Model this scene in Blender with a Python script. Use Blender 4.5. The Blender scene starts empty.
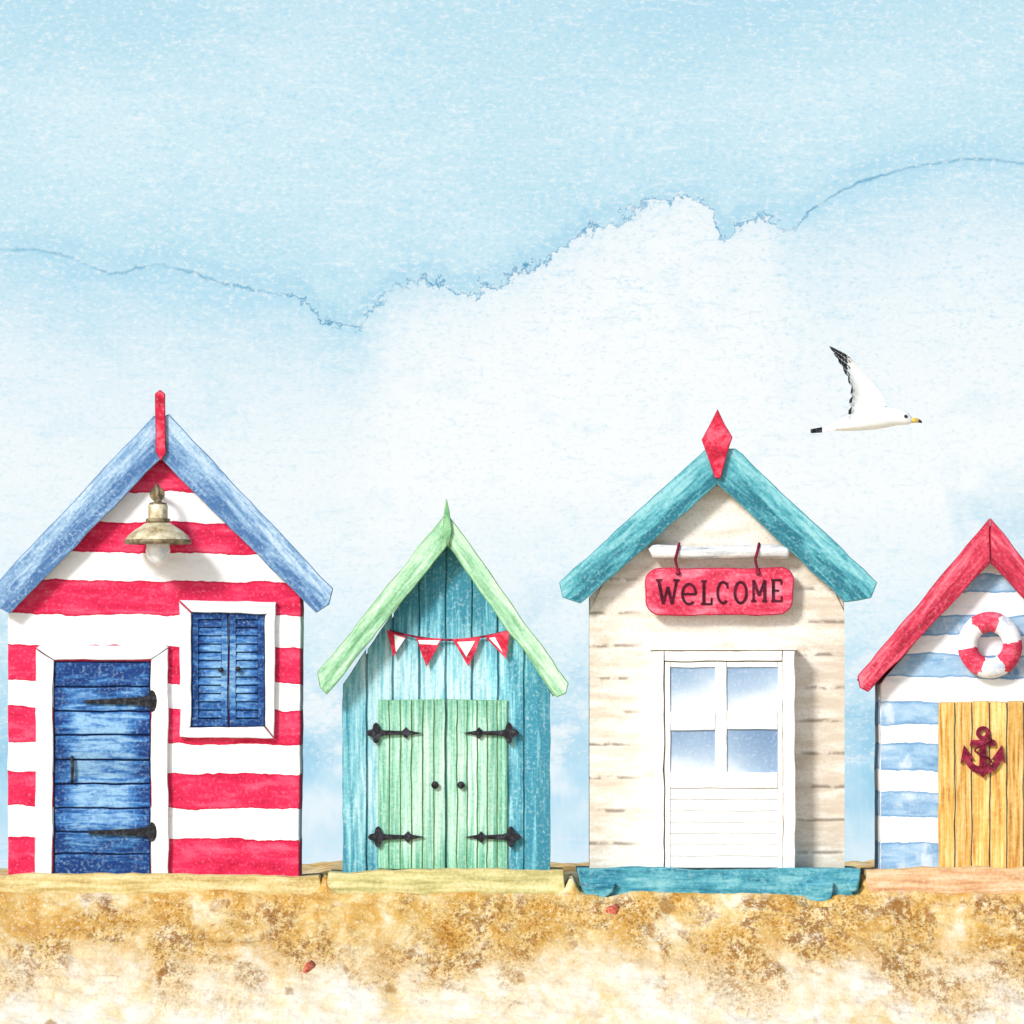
import bpy, bmesh, math, random
from mathutils import Vector, noise
random.seed(4)
C = bpy.context.scene.collection
D, F, EYE, HOR = 100.0, 10000.0, 1.6, 730.0
def P(px, py, y=0.0):
    s = (D + y) / F
    return Vector(((px - 512) * s, y, EYE - (py - HOR) * s))
def lin(c):
    return tuple(((v/255)/12.92 if v/255 <= .04045 else (((v/255)+.055)/1.055)**2.4) for v in c)
K = 0.86
def al(c):
    return tuple(min(.87, v*K) for v in lin(c)) + (1,)

# ---------------------------------------------------------------- node helpers
class NT:
    def __init__(s, name):
        s.m = bpy.data.materials.new(name); s.m.use_nodes = True
        s.t = s.m.node_tree; s.t.nodes.clear()
    def n(s, typ, **kw):
        nd = s.t.nodes.new(typ)
        for k, v in kw.items(): setattr(nd, k, v)
        return nd
    def put(s, sock, v):
        if hasattr(v, 'node'): s.t.links.new(v, sock)
        elif v is not None: sock.default_value = v
    def math(s, op, a, b=None, c=None, clamp=False):
        nd = s.n('ShaderNodeMath', operation=op, use_clamp=clamp)
        s.put(nd.inputs[0], a); s.put(nd.inputs[1], b); s.put(nd.inputs[2], c)
        return nd.outputs[0]
    def coord(s): return s.n('ShaderNodeTexCoord').outputs['Object']
    def xyz(s, v):
        nd = s.n('ShaderNodeSeparateXYZ'); s.put(nd.inputs[0], v); return nd.outputs
    def mapping(s, v, scale=(1,1,1), rot=(0,0,0), loc=(0,0,0)):
        nd = s.n('ShaderNodeMapping'); s.put(nd.inputs['Vector'], v)
        nd.inputs['Scale'].default_value = scale; nd.inputs['Rotation'].default_value = rot
        nd.inputs['Location'].default_value = loc
        return nd.outputs[0]
    def noise(s, v, scale, detail=4, rough=.55, dist=0):
        nd = s.n('ShaderNodeTexNoise'); s.put(nd.inputs['Vector'], v)
        nd.inputs['Scale'].default_value = scale; nd.inputs['Detail'].default_value = detail
        nd.inputs['Roughness'].default_value = rough; nd.inputs['Distortion'].default_value = dist
        return nd.outputs['Fac']
    def ramp(s, f, stops, interp='LINEAR'):
        nd = s.n('ShaderNodeValToRGB'); cr = nd.color_ramp; cr.interpolation = interp
        while len(cr.elements) < len(stops): cr.elements.new(.5)
        for e, (p, c) in zip(cr.elements, stops): e.position = p
        for e, (p, c) in zip(cr.elements, stops): e.position = p; e.color = c if len(c) == 4 else (*c, 1)
        s.put(nd.inputs[0], f); return nd.outputs[0]
    def smooth(s, v, a, b, lo=0., hi=1.):
        nd = s.n('ShaderNodeMapRange', interpolation_type='SMOOTHSTEP'); s.put(nd.inputs['Value'], v)
        nd.inputs['From Min'].default_value = a; nd.inputs['From Max'].default_value = b
        nd.inputs['To Min'].default_value = lo; nd.inputs['To Max'].default_value = hi
        return nd.outputs[0]
    def mix(s, f, a, b, mode='MIX'):
        nd = s.n('ShaderNodeMix', data_type='RGBA', blend_type=mode)
        s.put(nd.inputs[0], f); s.put(nd.inputs[6], a); s.put(nd.inputs[7], b)
        return nd.outputs[2]
    def curve(s, f, pts):
        nd = s.n('ShaderNodeFloatCurve'); c = nd.mapping.curves[0]
        c.points[0].location = pts[0]; c.points[1].location = pts[-1]
        for p in pts[1:-1]: c.points.new(*p)
        nd.mapping.update(); s.put(nd.inputs['Value'], f); return nd.outputs[0]
    def finish(s, col, bumpf=None, bump=.3, dist=.012, rough=.8, spec=.25):
        b = s.n('ShaderNodeBsdfPrincipled'); s.put(b.inputs['Base Color'], col)
        s.put(b.inputs['Roughness'], rough); b.inputs['Specular IOR Level'].default_value = spec
        if bumpf is not None:
            bn = s.n('ShaderNodeBump'); bn.inputs['Strength'].default_value = bump; bn.inputs['Distance'].default_value = dist
            s.put(bn.inputs['Height'], bumpf); s.t.links.new(bn.outputs[0], b.inputs['Normal'])
        o = s.n('ShaderNodeOutputMaterial'); s.t.links.new(b.outputs[0], o.inputs[0])
        return s.m

def paint(name, c, lo, hi, streak=(1,1,1), wash=2.5, grain=30, gamt=.4, bump=.35, rough=.8, rot=0, plank=None, spec=.2, worn_or_shaded=None, board=None, wamt=(.075,-.11)):
    t = NT(name); co = t.coord()
    v = t.mapping(t.mapping(co, rot=(0, rot, 0)), scale=streak)
    n1 = t.noise(v, wash, 6, .62, .3)
    n3 = t.noise(co, 3.1, 2)
    if worn_or_shaded:   # rubbed pale in the middle of the leaf, full colour towards its edges; on the teal wall, painted shade
        cx, cz, hx, hz_ = worn_or_shaded; o = t.xyz(co)
        ex = t.math('DIVIDE', t.math('ABSOLUTE', t.math('SUBTRACT', o[0], cx)), hx)
        ez = t.math('DIVIDE', t.math('ABSOLUTE', t.math('SUBTRACT', o[2], cz)), hz_)
        r = t.math('MAXIMUM', ex, ez)
        n1 = t.math('ADD', n1, t.smooth(r, .35, 1.0, *wamt))
    if board:  # sloping roof board: painted light-to-dark shading, pale at its upper edge, deeper at the lower one
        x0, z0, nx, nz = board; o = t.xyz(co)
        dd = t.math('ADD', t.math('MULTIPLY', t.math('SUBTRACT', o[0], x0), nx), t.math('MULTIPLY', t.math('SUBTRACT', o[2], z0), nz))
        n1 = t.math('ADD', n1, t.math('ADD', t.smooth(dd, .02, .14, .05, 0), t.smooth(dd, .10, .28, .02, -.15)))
    col = t.ramp(n1, [(.34, al(lo)), (.5, al(c)), (.66, al(hi))])
    n2 = t.noise(co, grain, 3, .6)
    g = t.math('MULTIPLY', t.smooth(n2, .48, .74), t.smooth(n3, .3, .65, .3*gamt, gamt))
    col = t.mix(g, col, al(tuple(min(255, h + (255-h)*.3) for h in hi)))
    g2 = t.math('MULTIPLY', t.smooth(n2, .5, .32), .55*gamt)
    col = t.mix(g2, col, al(tuple(x*.88 for x in lo)))
    if plank:
        ax, w, off, amt = plank
        q = t.math('FLOOR', t.math('DIVIDE', t.math('SUBTRACT', t.xyz(co)[ax], off), w))
        wn = t.n('ShaderNodeTexWhiteNoise', noise_dimensions='1D'); t.put(wn.inputs['W'], q)
        k = t.math('MULTIPLY_ADD', wn.outputs['Value'], 2*amt, 1-amt)
        cx = t.n('ShaderNodeCombineXYZ')
        for i in range(3): t.put(cx.inputs[i], k)
        col = t.mix(1, col, cx.outputs[0], 'MULTIPLY')
    return t.finish(col, n2, bump, .01, rough, spec)

def striped(name, bands, ca, ca_dark, ca_hi, cb, cb_lo, zmax=5., tilt=.012, edgek=.7, patch=0.):
    t = NT(name); co = t.coord(); o = t.xyz(co)
    w = t.noise(co, 1.6, 5, .55)
    z = t.math('ADD', o[2], t.math('MULTIPLY_ADD', w, .14, -.07))
    z = t.math('ADD', z, t.math('MULTIPLY_ADD', t.noise(co, 9, 3), .03, -.015))
    z = t.math('ADD', z, t.math('MULTIPLY', o[0], tilt))
    st = []
    for top, bot in sorted(bands, key=lambda b: -b[1]):
        zb, zt = (890-bot)/100/zmax, (890-top)/100/zmax
        e = .022/zmax
        st += [(zb-e*.5, (0,0,0)), (zb+e, (1,1,1)), (zt-e, (1,1,1)), (zt+e*.5, (0,0,0))]
    m = t.ramp(t.math('DIVIDE', z, zmax), st)
    n1 = t.noise(t.mapping(co, scale=(.7, 1, 2.2)), 3, 6, .65, .4)
    n2 = t.noise(co, 30, 3, .6)
    a = t.ramp(n1, [(.33, al(ca_dark)), (.5, al(ca)), (.68, al(ca_hi))])
    a = t.mix(t.smooth(n2, .52, .75, 0, .45), a, al(tuple(min(255, h+(255-h)*.3) for h in ca_hi)))
    if patch: a = t.mix(t.smooth(t.noise(t.mapping(co, scale=(1,1,.6)), 4.2, 5, .65), .5, .66, 0, patch), a, al(tuple(min(255, h+(255-h)*.7) for h in ca_hi)))
    b = t.ramp(n1, [(.3, al(cb_lo)), (.48, al(cb)), (1, al(cb))])
    b = t.mix(t.smooth(n2, .45, .3, 0, .35), b, al(cb_lo))
    edge = t.ramp(m, [(0, (0,0,0)), (.3, (0,0,0)), (.42, (1,1,1)), (.65, (1,1,1)), (.98, (0,0,0))])
    f = t.smooth(m, .3, .42)
    col = t.mix(f, b, a)
    col = t.mix(t.math('MULTIPLY', edge, edgek), col, al(ca_dark))
    return t.finish(col, n2, .35, .01, .82, .2)

# ---------------------------------------------------------------- mesh builder
def wob(p, amp):
    q = noise.noise_vector(Vector((p[0]*.035, p[1]*.035, 3.3))) * .7 + noise.noise_vector(Vector((p[0]*.13, p[1]*.13, 9.1))) * .3
    return (p[0] + q.x*amp*1.6, p[1] + q.y*amp*1.6)
class MB:
    def __init__(s): s.v = []; s.f = []; s.mi = []; s.sm = []
    def add(s, vs, fs, mi=0, smooth=False):
        b = len(s.v); s.v += [Vector(v) for v in vs]
        for f in fs: s.f.append([i+b for i in f]); s.mi.append(mi); s.sm.append(smooth)
    def slab(s, pts, yf, yb, amp=1.2, step=9, mi=0):
        out = []
        n = len(pts)
        for i in range(n):
            a, b = pts[i], pts[(i+1) % n]
            L = math.hypot(b[0]-a[0], b[1]-a[1]); k = max(1, int(L/step)) if amp else 1
            for j in range(k):
                u = j/k; p = (a[0]+(b[0]-a[0])*u, a[1]+(b[1]-a[1])*u)
                out.append(wob(p, amp) if amp else p)
        fr = [P(x, y, yf) for x, y in out]
        area = sum(fr[i].x*fr[(i+1)%len(fr)].z - fr[(i+1)%len(fr)].x*fr[i].z for i in range(len(fr)))
        if area < 0: fr.reverse()
        bk = [Vector((p.x, yb, p.z)) for p in fr]; m = len(fr)
        s.add(fr+bk, [list(range(m)), list(range(2*m-1, m-1, -1))] + [[i, i+m, (i+1)%m+m, (i+1)%m] for i in range(m)], mi)
    def rect(s, x0, y0, x1, y1, yf, yb, amp=1.2, mi=0): s.slab([(x0,y0),(x1,y0),(x1,y1),(x0,y1)], yf, yb, amp, mi=mi)
    def ribbon(s, pts, w, yf, yb, closed=False, mi=0):
        n = len(pts); L = []; R = []
        ws = w if isinstance(w, (list, tuple)) else [w]*n
        for i in range(n):
            a = pts[i-1] if (i or closed) else pts[0]; b = pts[(i+1) % n] if (i < n-1 or closed) else pts[-1]
            dx, dy = b[0]-a[0], b[1]-a[1]; l = math.hypot(dx, dy) or 1
            k = ws[i]/2
            L.append((pts[i][0]-dy/l*k, pts[i][1]+dx/l*k)); R.append((pts[i][0]+dy/l*k, pts[i][1]-dx/l*k))
        for i in range(n if closed else n-1):
            j = (i+1) % n
            q = [L[i], L[j], R[j], R[i]]
            fr = [P(x, y, yf) for x, y in q]; bk = [Vector((p.x, yb, p.z)) for p in fr]
            s.add(fr+bk, [[3,2,1,0],[0,1,5,4],[2,3,7,6]] + ([[1,2,6,5]] if not closed and j == n-1 else []) + ([[3,0,4,7]] if not closed and i == 0 else []), mi)
    def tube(s, pts, r, seg=10, mi=0, cap=True):
        pts = [Vector(p) for p in pts]; n = len(pts); rs = r if isinstance(r, (list, tuple)) else [r]*n
        vs = []
        for i, p in enumerate(pts):
            t = (pts[min(i+1, n-1)] - pts[max(i-1, 0)]).normalized()
            u = t.cross(Vector((0.13, 1, 0.07))); u = u.normalized() if u.length > .05 else t.cross(Vector((1,0,0))).normalized()
            w = t.cross(u)
            for k in range(seg):
                a = 2*math.pi*k/seg; vs.append(p + (u*math.cos(a)+w*math.sin(a))*rs[i])
        fs = [[i*seg+k, i*seg+(k+1)%seg, (i+1)*seg+(k+1)%seg, (i+1)*seg+k] for i in range(n-1) for k in range(seg)]
        if cap: fs += [list(range(seg-1, -1, -1)), [(n-1)*seg+k for k in range(seg)]]
        s.add(vs, fs, mi, True)
    def lathe(s, prof, c, axis='z', seg=28, mi=0):
        vs = []
        for r, h in prof:
            for k in range(seg):
                a = 2*math.pi*k/seg
                vs.append(c + (Vector((r*math.cos(a), r*math.sin(a), h)) if axis == 'z' else Vector((r*math.cos(a), h, r*math.sin(a)))))
        n = len(prof)
        fs = [[i*seg+k, i*seg+(k+1)%seg, (i+1)*seg+(k+1)%seg, (i+1)*seg+k] for i in range(n-1) for k in range(seg)]
        s.add(vs, fs, mi, True)
    def ball(s, c, r, mi=0, sc=(1,1,1)):
        prof = [(math.sin(math.pi*i/10)*r, -math.cos(math.pi*i/10)*r) for i in range(11)]
        b = len(s.v); s.lathe(prof, Vector((0,0,0)), mi=mi, seg=16)
        for i in range(b, len(s.v)): s.v[i] = Vector((s.v[i].x*sc[0], s.v[i].y*sc[1], s.v[i].z*sc[2])) + c
    def build(s, name, mats, parent=None, bevel=.006, segs=2, edge=None):
        root = parent
        while root is not None and root.parent: root = root.parent
        off = root.location if root is not None else Vector((0,0,0))
        me = bpy.data.meshes.new(name); me.from_pydata([v-off for v in s.v], [], s.f)
        ml = list(mats) if isinstance(mats, list) else [mats]
        if edge: ml.append(edge)
        for m in ml: me.materials.append(m)
        for p, mi, sm in zip(me.polygons, s.mi, s.sm): p.material_index = mi; p.use_smooth = sm
        me.update()
        o = bpy.data.objects.new(name, me); C.objects.link(o); o.parent = parent
        if bevel:
            b = o.modifiers.new('edge', 'BEVEL'); b.width = bevel; b.segments = segs; b.limit_method = 'ANGLE'; b.angle_limit = math.radians(50)
            if edge: b.material = len(ml)-1
        return o
def thing(name, loc, label, cat, group=None):
    o = bpy.data.objects.new(name, None); C.objects.link(o); o.location = loc; o.empty_display_size = .3
    o['label'] = label; o['category'] = cat
    if group: o['group'] = group
    bpy.context.view_layer.update()
    return o
def tag(o, label, cat, group=None):
    o['label'] = label; o['category'] = cat
    if group: o['group'] = group
def board_of(rx, a, b):
    """upper edge a->b in px of a roof board, as point + downward normal in the hut's own metres"""
    dx, dz = (b[0]-a[0]), -(b[1]-a[1]); l = math.hypot(dx, dz)
    nx, nz = dz/l, -dx/l
    if nz > 0: nx, nz = -nx, -nz
    return ((a[0]-rx)/100, (890-a[1])/100, nx, nz)

# ---------------------------------------------------------------- materials
white = paint('white_paint', (253,252,251), (226,229,234), (255,255,255), wash=3, gamt=.35)
whitew = paint('warm_white_paint', (252,250,247), (226,222,218), (255,255,253), wash=3, gamt=.35, streak=(.6,1,3))
# worn edges of the painted boards
def edgem(name, dark, light):
    dark = tuple(d*.5+l*.5 for d, l in zip(dark, light))
    return paint(name, tuple(a*.4+b*.6 for a, b in zip(dark, light)), dark, light, wash=4, gamt=.3)
e_blue = edgem('worn_blue_edge', (26,54,104), (122,158,196)); e_teal = edgem('worn_teal_edge', (14,72,88), (96,170,182))
e_green = edgem('worn_green_edge', (66,96,50), (150,196,140)); e_grey = edgem('worn_grey_edge', (98,100,116), (244,244,246))
e_red = edgem('worn_red_edge', (96,8,30), (204,50,78)); e_brown = edgem('worn_brown_edge', (104,76,40), (214,192,140))
e_cream = edgem('worn_cream_edge', (150,136,122), (248,243,236))
stripeA = striped('red_white_stripes', [(440,493),(522,553),(581,615),(646,683),(708,743),(773,808),(838,880)],
                  (226,42,86), (186,20,60), (240,94,126), (253,252,252), (228,224,231))
RD = math.radians
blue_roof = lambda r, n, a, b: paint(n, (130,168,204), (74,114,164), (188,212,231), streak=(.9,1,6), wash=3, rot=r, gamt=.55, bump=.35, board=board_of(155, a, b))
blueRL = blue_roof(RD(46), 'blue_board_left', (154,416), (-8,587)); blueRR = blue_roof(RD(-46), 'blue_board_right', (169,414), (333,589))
navy = paint('navy_gap_backing', (22,48,96), (14,32,72), (40,70,120), wash=6, gamt=.2)  # dark navy backing that shows between planks and louvres
blue_door = paint('blue_door_paint', (60,118,182), (22,58,120), (140,184,220), streak=(1,1,6), wash=3.5, gamt=.45, plank=(2,.243,.16,.12), worn_or_shaded=(-.53,1.22,.5,1.08), wamt=(.11,-.20))
blue_shut = paint('blue_shutter_paint', (60,116,180), (20,58,118), (132,178,216), streak=(1,1,5), wash=4, gamt=.45, worn_or_shaded=(.735,2.2,.38,.58), wamt=(.09,-.19))
red = paint('red_paint', (214,40,70), (168,22,50), (234,100,122), wash=6, gamt=.4)
signred = paint('pink_red_sign_paint', (222,66,96), (194,36,66), (240,138,158), wash=4, gamt=.45, streak=(.7,1,2))
ringw = paint('ring_white', (248,248,250), (196,206,222), (255,255,255), wash=7, gamt=.3)
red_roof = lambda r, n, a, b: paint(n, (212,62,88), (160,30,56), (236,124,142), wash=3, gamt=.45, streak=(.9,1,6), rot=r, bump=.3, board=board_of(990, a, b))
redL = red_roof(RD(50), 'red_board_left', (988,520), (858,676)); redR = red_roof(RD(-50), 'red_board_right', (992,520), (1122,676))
black = paint('black_iron', (30,30,36), (14,14,18), (66,68,78), wash=14, gamt=.3, rough=.5)
teal_wall = paint('teal_wall_paint', (134,204,217), (62,142,166), (202,235,241), streak=(7,1,.5), wash=3, gamt=.45, plank=(0,.262,-.13,.10), worn_or_shaded=(-.18,1.45,1.18,1.62), wamt=(.12,-.21))  # shade in the gable and at the sides is put into the colour
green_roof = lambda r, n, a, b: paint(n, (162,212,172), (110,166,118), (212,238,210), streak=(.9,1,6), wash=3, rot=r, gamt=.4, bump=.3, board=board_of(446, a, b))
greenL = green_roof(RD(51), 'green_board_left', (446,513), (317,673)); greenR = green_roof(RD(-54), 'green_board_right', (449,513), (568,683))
green_door = paint('green_door_paint', (160,214,190), (98,170,142), (212,238,224), streak=(13,1,.5), wash=2.2, gamt=.45, plank=(0,.1,.02,.08), worn_or_shaded=(-.03,1.05,.72,.95))
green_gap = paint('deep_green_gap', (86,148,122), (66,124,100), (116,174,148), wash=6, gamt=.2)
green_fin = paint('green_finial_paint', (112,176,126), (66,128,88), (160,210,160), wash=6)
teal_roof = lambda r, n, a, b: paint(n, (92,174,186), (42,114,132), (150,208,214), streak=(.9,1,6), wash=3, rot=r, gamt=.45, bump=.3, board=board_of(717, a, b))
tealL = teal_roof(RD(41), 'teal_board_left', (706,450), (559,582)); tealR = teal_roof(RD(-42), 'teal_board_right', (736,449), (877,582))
teal_pl = paint('teal_plinth_paint', (78,160,180), (34,108,134), (136,198,208), streak=(.6,1,4), wash=4, gamt=.45)
olive = paint('olive_timber', (216,196,134), (176,148,84), (238,224,178), streak=(.5,1,5), wash=3, gamt=.5)
olive2 = paint('green_olive_timber', (208,200,138), (160,154,94), (232,226,176), streak=(.5,1,5), wash=3, gamt=.5)
pinkt = paint('pink_tan_timber', (226,182,138), (186,134,90), (240,212,180), streak=(.5,1,5), wash=3, gamt=.5)
stripeB = striped('blue_white_stripes', [(440,560),(574,592),(616,637),(655,678),(703,727),(745,772),(793,818),(845,880)],
                  (150,188,220), (100,148,194), (190,214,234), (252,252,253), (222,229,238), tilt=.02, patch=.55)
oak = paint('golden_oak', (234,184,100), (180,118,46), (250,218,152), streak=(16,1,.9), wash=1.7, gamt=.3, plank=(0,.17,-.52,.12))
oak_gap = paint('brown_gap', (120,74,30), (90,52,20), (150,100,50), wash=6, gamt=.2)
brass = paint('pale_brass', (204,190,152), (150,128,86), (236,228,204), wash=9, gamt=.35, rough=.45, spec=.5)
dark_brass = paint('dark_brass', (112,96,66), (70,56,36), (164,146,106), wash=12, gamt=.3, rough=.5, spec=.5)
maroon = paint('maroon_paint', (124,20,50), (84,10,32), (164,48,78), wash=9, gamt=.3)
inkm = paint('dark_maroon_ink', (70,14,34), (46,8,22), (98,26,48), wash=9, gamt=.15)
rodm = paint('grey_rod', (222,224,224), (168,174,178), (246,246,246), streak=(.5,1,4), wash=6, gamt=.4)
slatgap = paint('grey_slat_gap', (206,204,202), (178,177,177), (232,230,226), streak=(.6,1,2), wash=4, gamt=.3)
def bulbmat():
    t = NT('frosted_bulb'); co = t.coord(); n = t.noise(co, 14, 3)
    return t.finish(t.ramp(n, [(.35, al((206,216,226))), (.6, al((248,250,252)))]), n, .05, .01, .2, .5)
bulbm = bulbmat()
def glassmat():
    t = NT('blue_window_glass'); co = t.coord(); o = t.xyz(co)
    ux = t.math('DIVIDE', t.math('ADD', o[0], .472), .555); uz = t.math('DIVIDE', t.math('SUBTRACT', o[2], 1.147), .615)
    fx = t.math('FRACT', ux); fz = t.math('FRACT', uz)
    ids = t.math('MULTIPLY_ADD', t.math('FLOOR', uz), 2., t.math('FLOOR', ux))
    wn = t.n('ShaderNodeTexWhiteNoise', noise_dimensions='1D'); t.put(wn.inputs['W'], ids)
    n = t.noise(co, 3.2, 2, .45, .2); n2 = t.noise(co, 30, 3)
    # reflection painted into the colour: pale wedge across each pane
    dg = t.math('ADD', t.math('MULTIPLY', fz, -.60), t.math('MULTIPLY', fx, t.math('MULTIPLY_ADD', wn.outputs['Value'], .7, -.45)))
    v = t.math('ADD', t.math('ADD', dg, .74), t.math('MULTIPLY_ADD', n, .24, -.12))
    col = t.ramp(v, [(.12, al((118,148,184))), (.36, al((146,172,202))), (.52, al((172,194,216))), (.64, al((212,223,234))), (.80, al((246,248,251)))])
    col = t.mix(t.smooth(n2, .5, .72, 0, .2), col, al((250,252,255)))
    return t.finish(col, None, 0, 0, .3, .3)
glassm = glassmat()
def creammat():
    t = NT('cream_weatherboard'); co = t.coord(); o = t.xyz(co)
    n1 = t.noise(t.mapping(co, scale=(.8, 1, 3)), 2.4, 6, .62, .3); n2 = t.noise(co, 30, 3, .6)
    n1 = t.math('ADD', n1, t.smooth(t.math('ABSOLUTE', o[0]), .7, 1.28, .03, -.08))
    n1 = t.math('ADD', n1, t.smooth(o[0], .7, 1.1, 0, -.07))  # shade to the right of the door, painted into the cream
    col = t.ramp(n1, [(.32, al((214,200,182))), (.5, al((239,231,218))), (.68, al((250,246,239)))])
    col = t.mix(t.smooth(n2, .5, .34, 0, .45), col, al((202,188,170)))
    # weathered grime in the board joints, mostly near the corners
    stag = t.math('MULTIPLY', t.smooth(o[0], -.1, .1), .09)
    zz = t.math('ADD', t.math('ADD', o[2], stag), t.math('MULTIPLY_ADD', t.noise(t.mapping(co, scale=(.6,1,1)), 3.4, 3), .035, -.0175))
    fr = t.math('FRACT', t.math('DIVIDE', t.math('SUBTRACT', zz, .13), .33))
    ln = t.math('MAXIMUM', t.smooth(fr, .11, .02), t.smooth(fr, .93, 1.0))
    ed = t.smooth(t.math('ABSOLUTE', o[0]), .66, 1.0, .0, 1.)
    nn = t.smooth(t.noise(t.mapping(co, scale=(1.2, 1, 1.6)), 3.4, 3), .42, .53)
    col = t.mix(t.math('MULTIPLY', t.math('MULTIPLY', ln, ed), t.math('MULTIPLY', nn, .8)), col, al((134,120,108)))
    return t.finish(col, n2, .4, .01, .85, .2)
cream = creammat()

# ---------------------------------------------------------------- hut helpers
BACK = 1.5
def roof_panel(root, ax, ay, exl, eyl, exr, eyr, yf, mat):
    m = MB()
    m.slab([(ax-.6, ay+5), (exl+5, eyl+3), (exl+14, eyl+12), (ax-.6, ay+20)], yf, BACK+.12, .5)
    m.slab([(ax+.6, ay+5), (exr-5, eyr+3), (exr-14, eyr+12), (ax+.6, ay+20)], yf, BACK+.12, .5)
    return m.build('roof', mat, root)
def part_slab(name, pts, yf, yb, mat, root, amp=1.2, bevel=.012, segs=2, edge=None):
    m = MB(); m.slab(pts, yf, yb, amp); return m.build(name, mat, root, bevel, segs, edge)
def strap_hinge(xe, xt, yc, tip_w, door, yf):
    m = MB(); d = 1 if xt > xe else -1
    m.slab([(xe, yc-5.5), (xe+12*d, yc-3.6), (xt-16*d, yc-2.0), (xt, yc-1.2), (xt, yc+1.4), (xt-16*d, yc+2.4), (xe+12*d, yc+4), (xe, yc+5.5)], yf, yf+.03, .5, 6)
    m.slab([(xe+5*math.cos(a)*1.0-2*d, yc+tip_w*math.sin(a)) for a in [k*math.pi/6 for k in range(12)]], yf-.006, yf+.03, .5, 6)
    return m.build('hinge', black, door, .002)
def ornate_hinge(xe, d, yc, door, yf):
    m = MB(); L = []
    for k in range(24):
        a = k*math.pi/12; r = 8.2 + 2.6*math.cos(4*a)
        L.append((xe + r*math.cos(a)*.95, yc + r*math.sin(a)))
    m.slab(L, yf-.006, yf+.03, .3, 6)
    m.slab([(xe, yc-3), (xe+28*d, yc-1.8), (xe+28*d, yc+1.8), (xe, yc+3)], yf-.003, yf+.03, .3, 6)
    m.slab([(xe+24*d, yc), (xe+30*d, yc-6), (xe+33*d, yc-2.5), (xe+46*d, yc), (xe+33*d, yc+2.5), (xe+30*d, yc+6)], yf, yf+.03, .3, 6)
    return m.build('hinge', black, door, .003)
def knob(name, px, py, yf, r, mat, parent):
    m = MB(); c = P(px, py, yf)
    m.lathe([(r*.5, .02), (r*.5, -.01), (r, -.02), (r*1.05, -.035), (r*.6, -.05), (0, -.053)], c, 'y', 16)
    return m.build(name, mat, parent, 0)

# ================================================================ HUT 1
G = 'beach huts in a row on the sand'
h = thing('beach_hut', P(155, 890), 'red and white striped beach hut with blue roof, blue door and wall lamp', 'beach hut', G)
part_slab('wall', [(8,880), (299,880), (301,608), (300,592), (160,444), (10,592), (8,612)], 0, BACK, stripeA, h, .8)
OV = -.17
roof_panel(h, 160, 417, -8, 588, 332, 590, OV+.07, blueRR)
part_slab('bargeboard', [(159.6,418), (154,416), (-8,587), (-5,606), (10,614), (159.6,459)], OV, OV+.068, blueRL, h, 1.3, .010, 2, e_blue)
part_slab('bargeboard', [(160.4,418), (169,414), (333,589), (329,605), (316,613), (160.4,459)], OV, OV+.068, blueRR, h, 1.3, .010, 2, e_blue)
part_slab('finial', [(155,394), (160,390), (165,394), (165.5,452), (160,461), (155.5,452)], OV-.05, OV-.003, red, h, .8, .010, 2, e_red)
m = MB(); m.slab([(-14,875), (60,873), (180,875), (320,875), (322,886), (322,908), (-14,908)], -.34, BACK+.05, 2.0); m.build('plinth', olive, h, .010, 2, e_brown)
m = MB()
m.slab([(36,650), (53.5,661), (52,876), (35,876)], -.065, .05, 1.2)
m.slab([(151,660), (168,648), (168,876), (151,876)], -.065, .05, 1.2)
m.slab([(36.5,649), (40,646), (166,644), (168.5,647), (151,659.3), (53.7,660.3)], -.062, .05, 1.0)
m.build('door_frame', white, h, .008, 2, e_grey)
m = MB()
m.rect(53.6, 661, 150.8, 876, -.004, .04, 0, mi=1)
ys = [662, 687, 711, 735, 760, 784, 808, 832, 854, 875]
for a, b in zip(ys, ys[1:]): m.rect(54.8, a+.9, 149.6, b-.9, -.026+random.uniform(-.004,.004), -.002, .9)
door = m.build('door', [blue_door, navy], h, .008)
strap_hinge(150, 84, 701, 11, door, -.06); strap_hinge(150, 88, 832, 10, door, -.06)
m = MB(); m.tube([P(72,757,-.03), P(72,758,-.075), P(72.5,770,-.082), P(72,781,-.075), P(72,782,-.03)], .016, 8); m.build('handle', black, door, 0)
m = MB()
m.slab([(180,600), (276,602), (274,614), (192,612)], -.07, .05, 1); m.slab([(182,727), (264,727), (274,739), (180,737)], -.07, .05, 1)
m.slab([(179.5,601.5), (191,613.5), (191,726), (180,735)], -.068, .05, 1); m.slab([(275.5,604), (265,615.5), (265,726.5), (274,737.5)], -.068, .05, 1)
win = m.build('window', white, h, .008, 2, e_grey)
for x0, x1 in ((192, 227.4), (229.6, 264)):
    m = MB()
    m.rect(x0, 613, x0+6, 726, -.035, .03, .5); m.rect(x1-6, 613, x1, 726, -.035, .03, .5)
    m.rect(x0+6.3, 613, x1-6.3, 619, -.033, .03, .4); m.rect(x0+6.3, 719, x1-6.3, 726, -.033, .03, .4)
    m.rect(x0-.8, 611.5, x1+.9, 727.5, -.004, .03, 0, mi=1)
    for k in range(12):
        y = 620 + k*8.25
        a, b, c_, d_ = P(x0+6.3, y, -.010), P(x1-6.3, y, -.010), P(x1-6.3, y+6.6, -.032), P(x0+6.3, y+6.6, -.032)
        e = Vector((0, .012, -.006))
        m.add([a,b,c_,d_,a+e,b+e,c_+e,d_+e], [[3,2,1,0],[4,5,6,7],[2,3,7,6],[0,1,5,4]])
    m.build('shutter', [blue_shut, navy], win, 0)
knob('knob', 221, 670, -.04, .026, black, win); knob('knob', 238, 669, -.04, .026, black, win)
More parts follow.
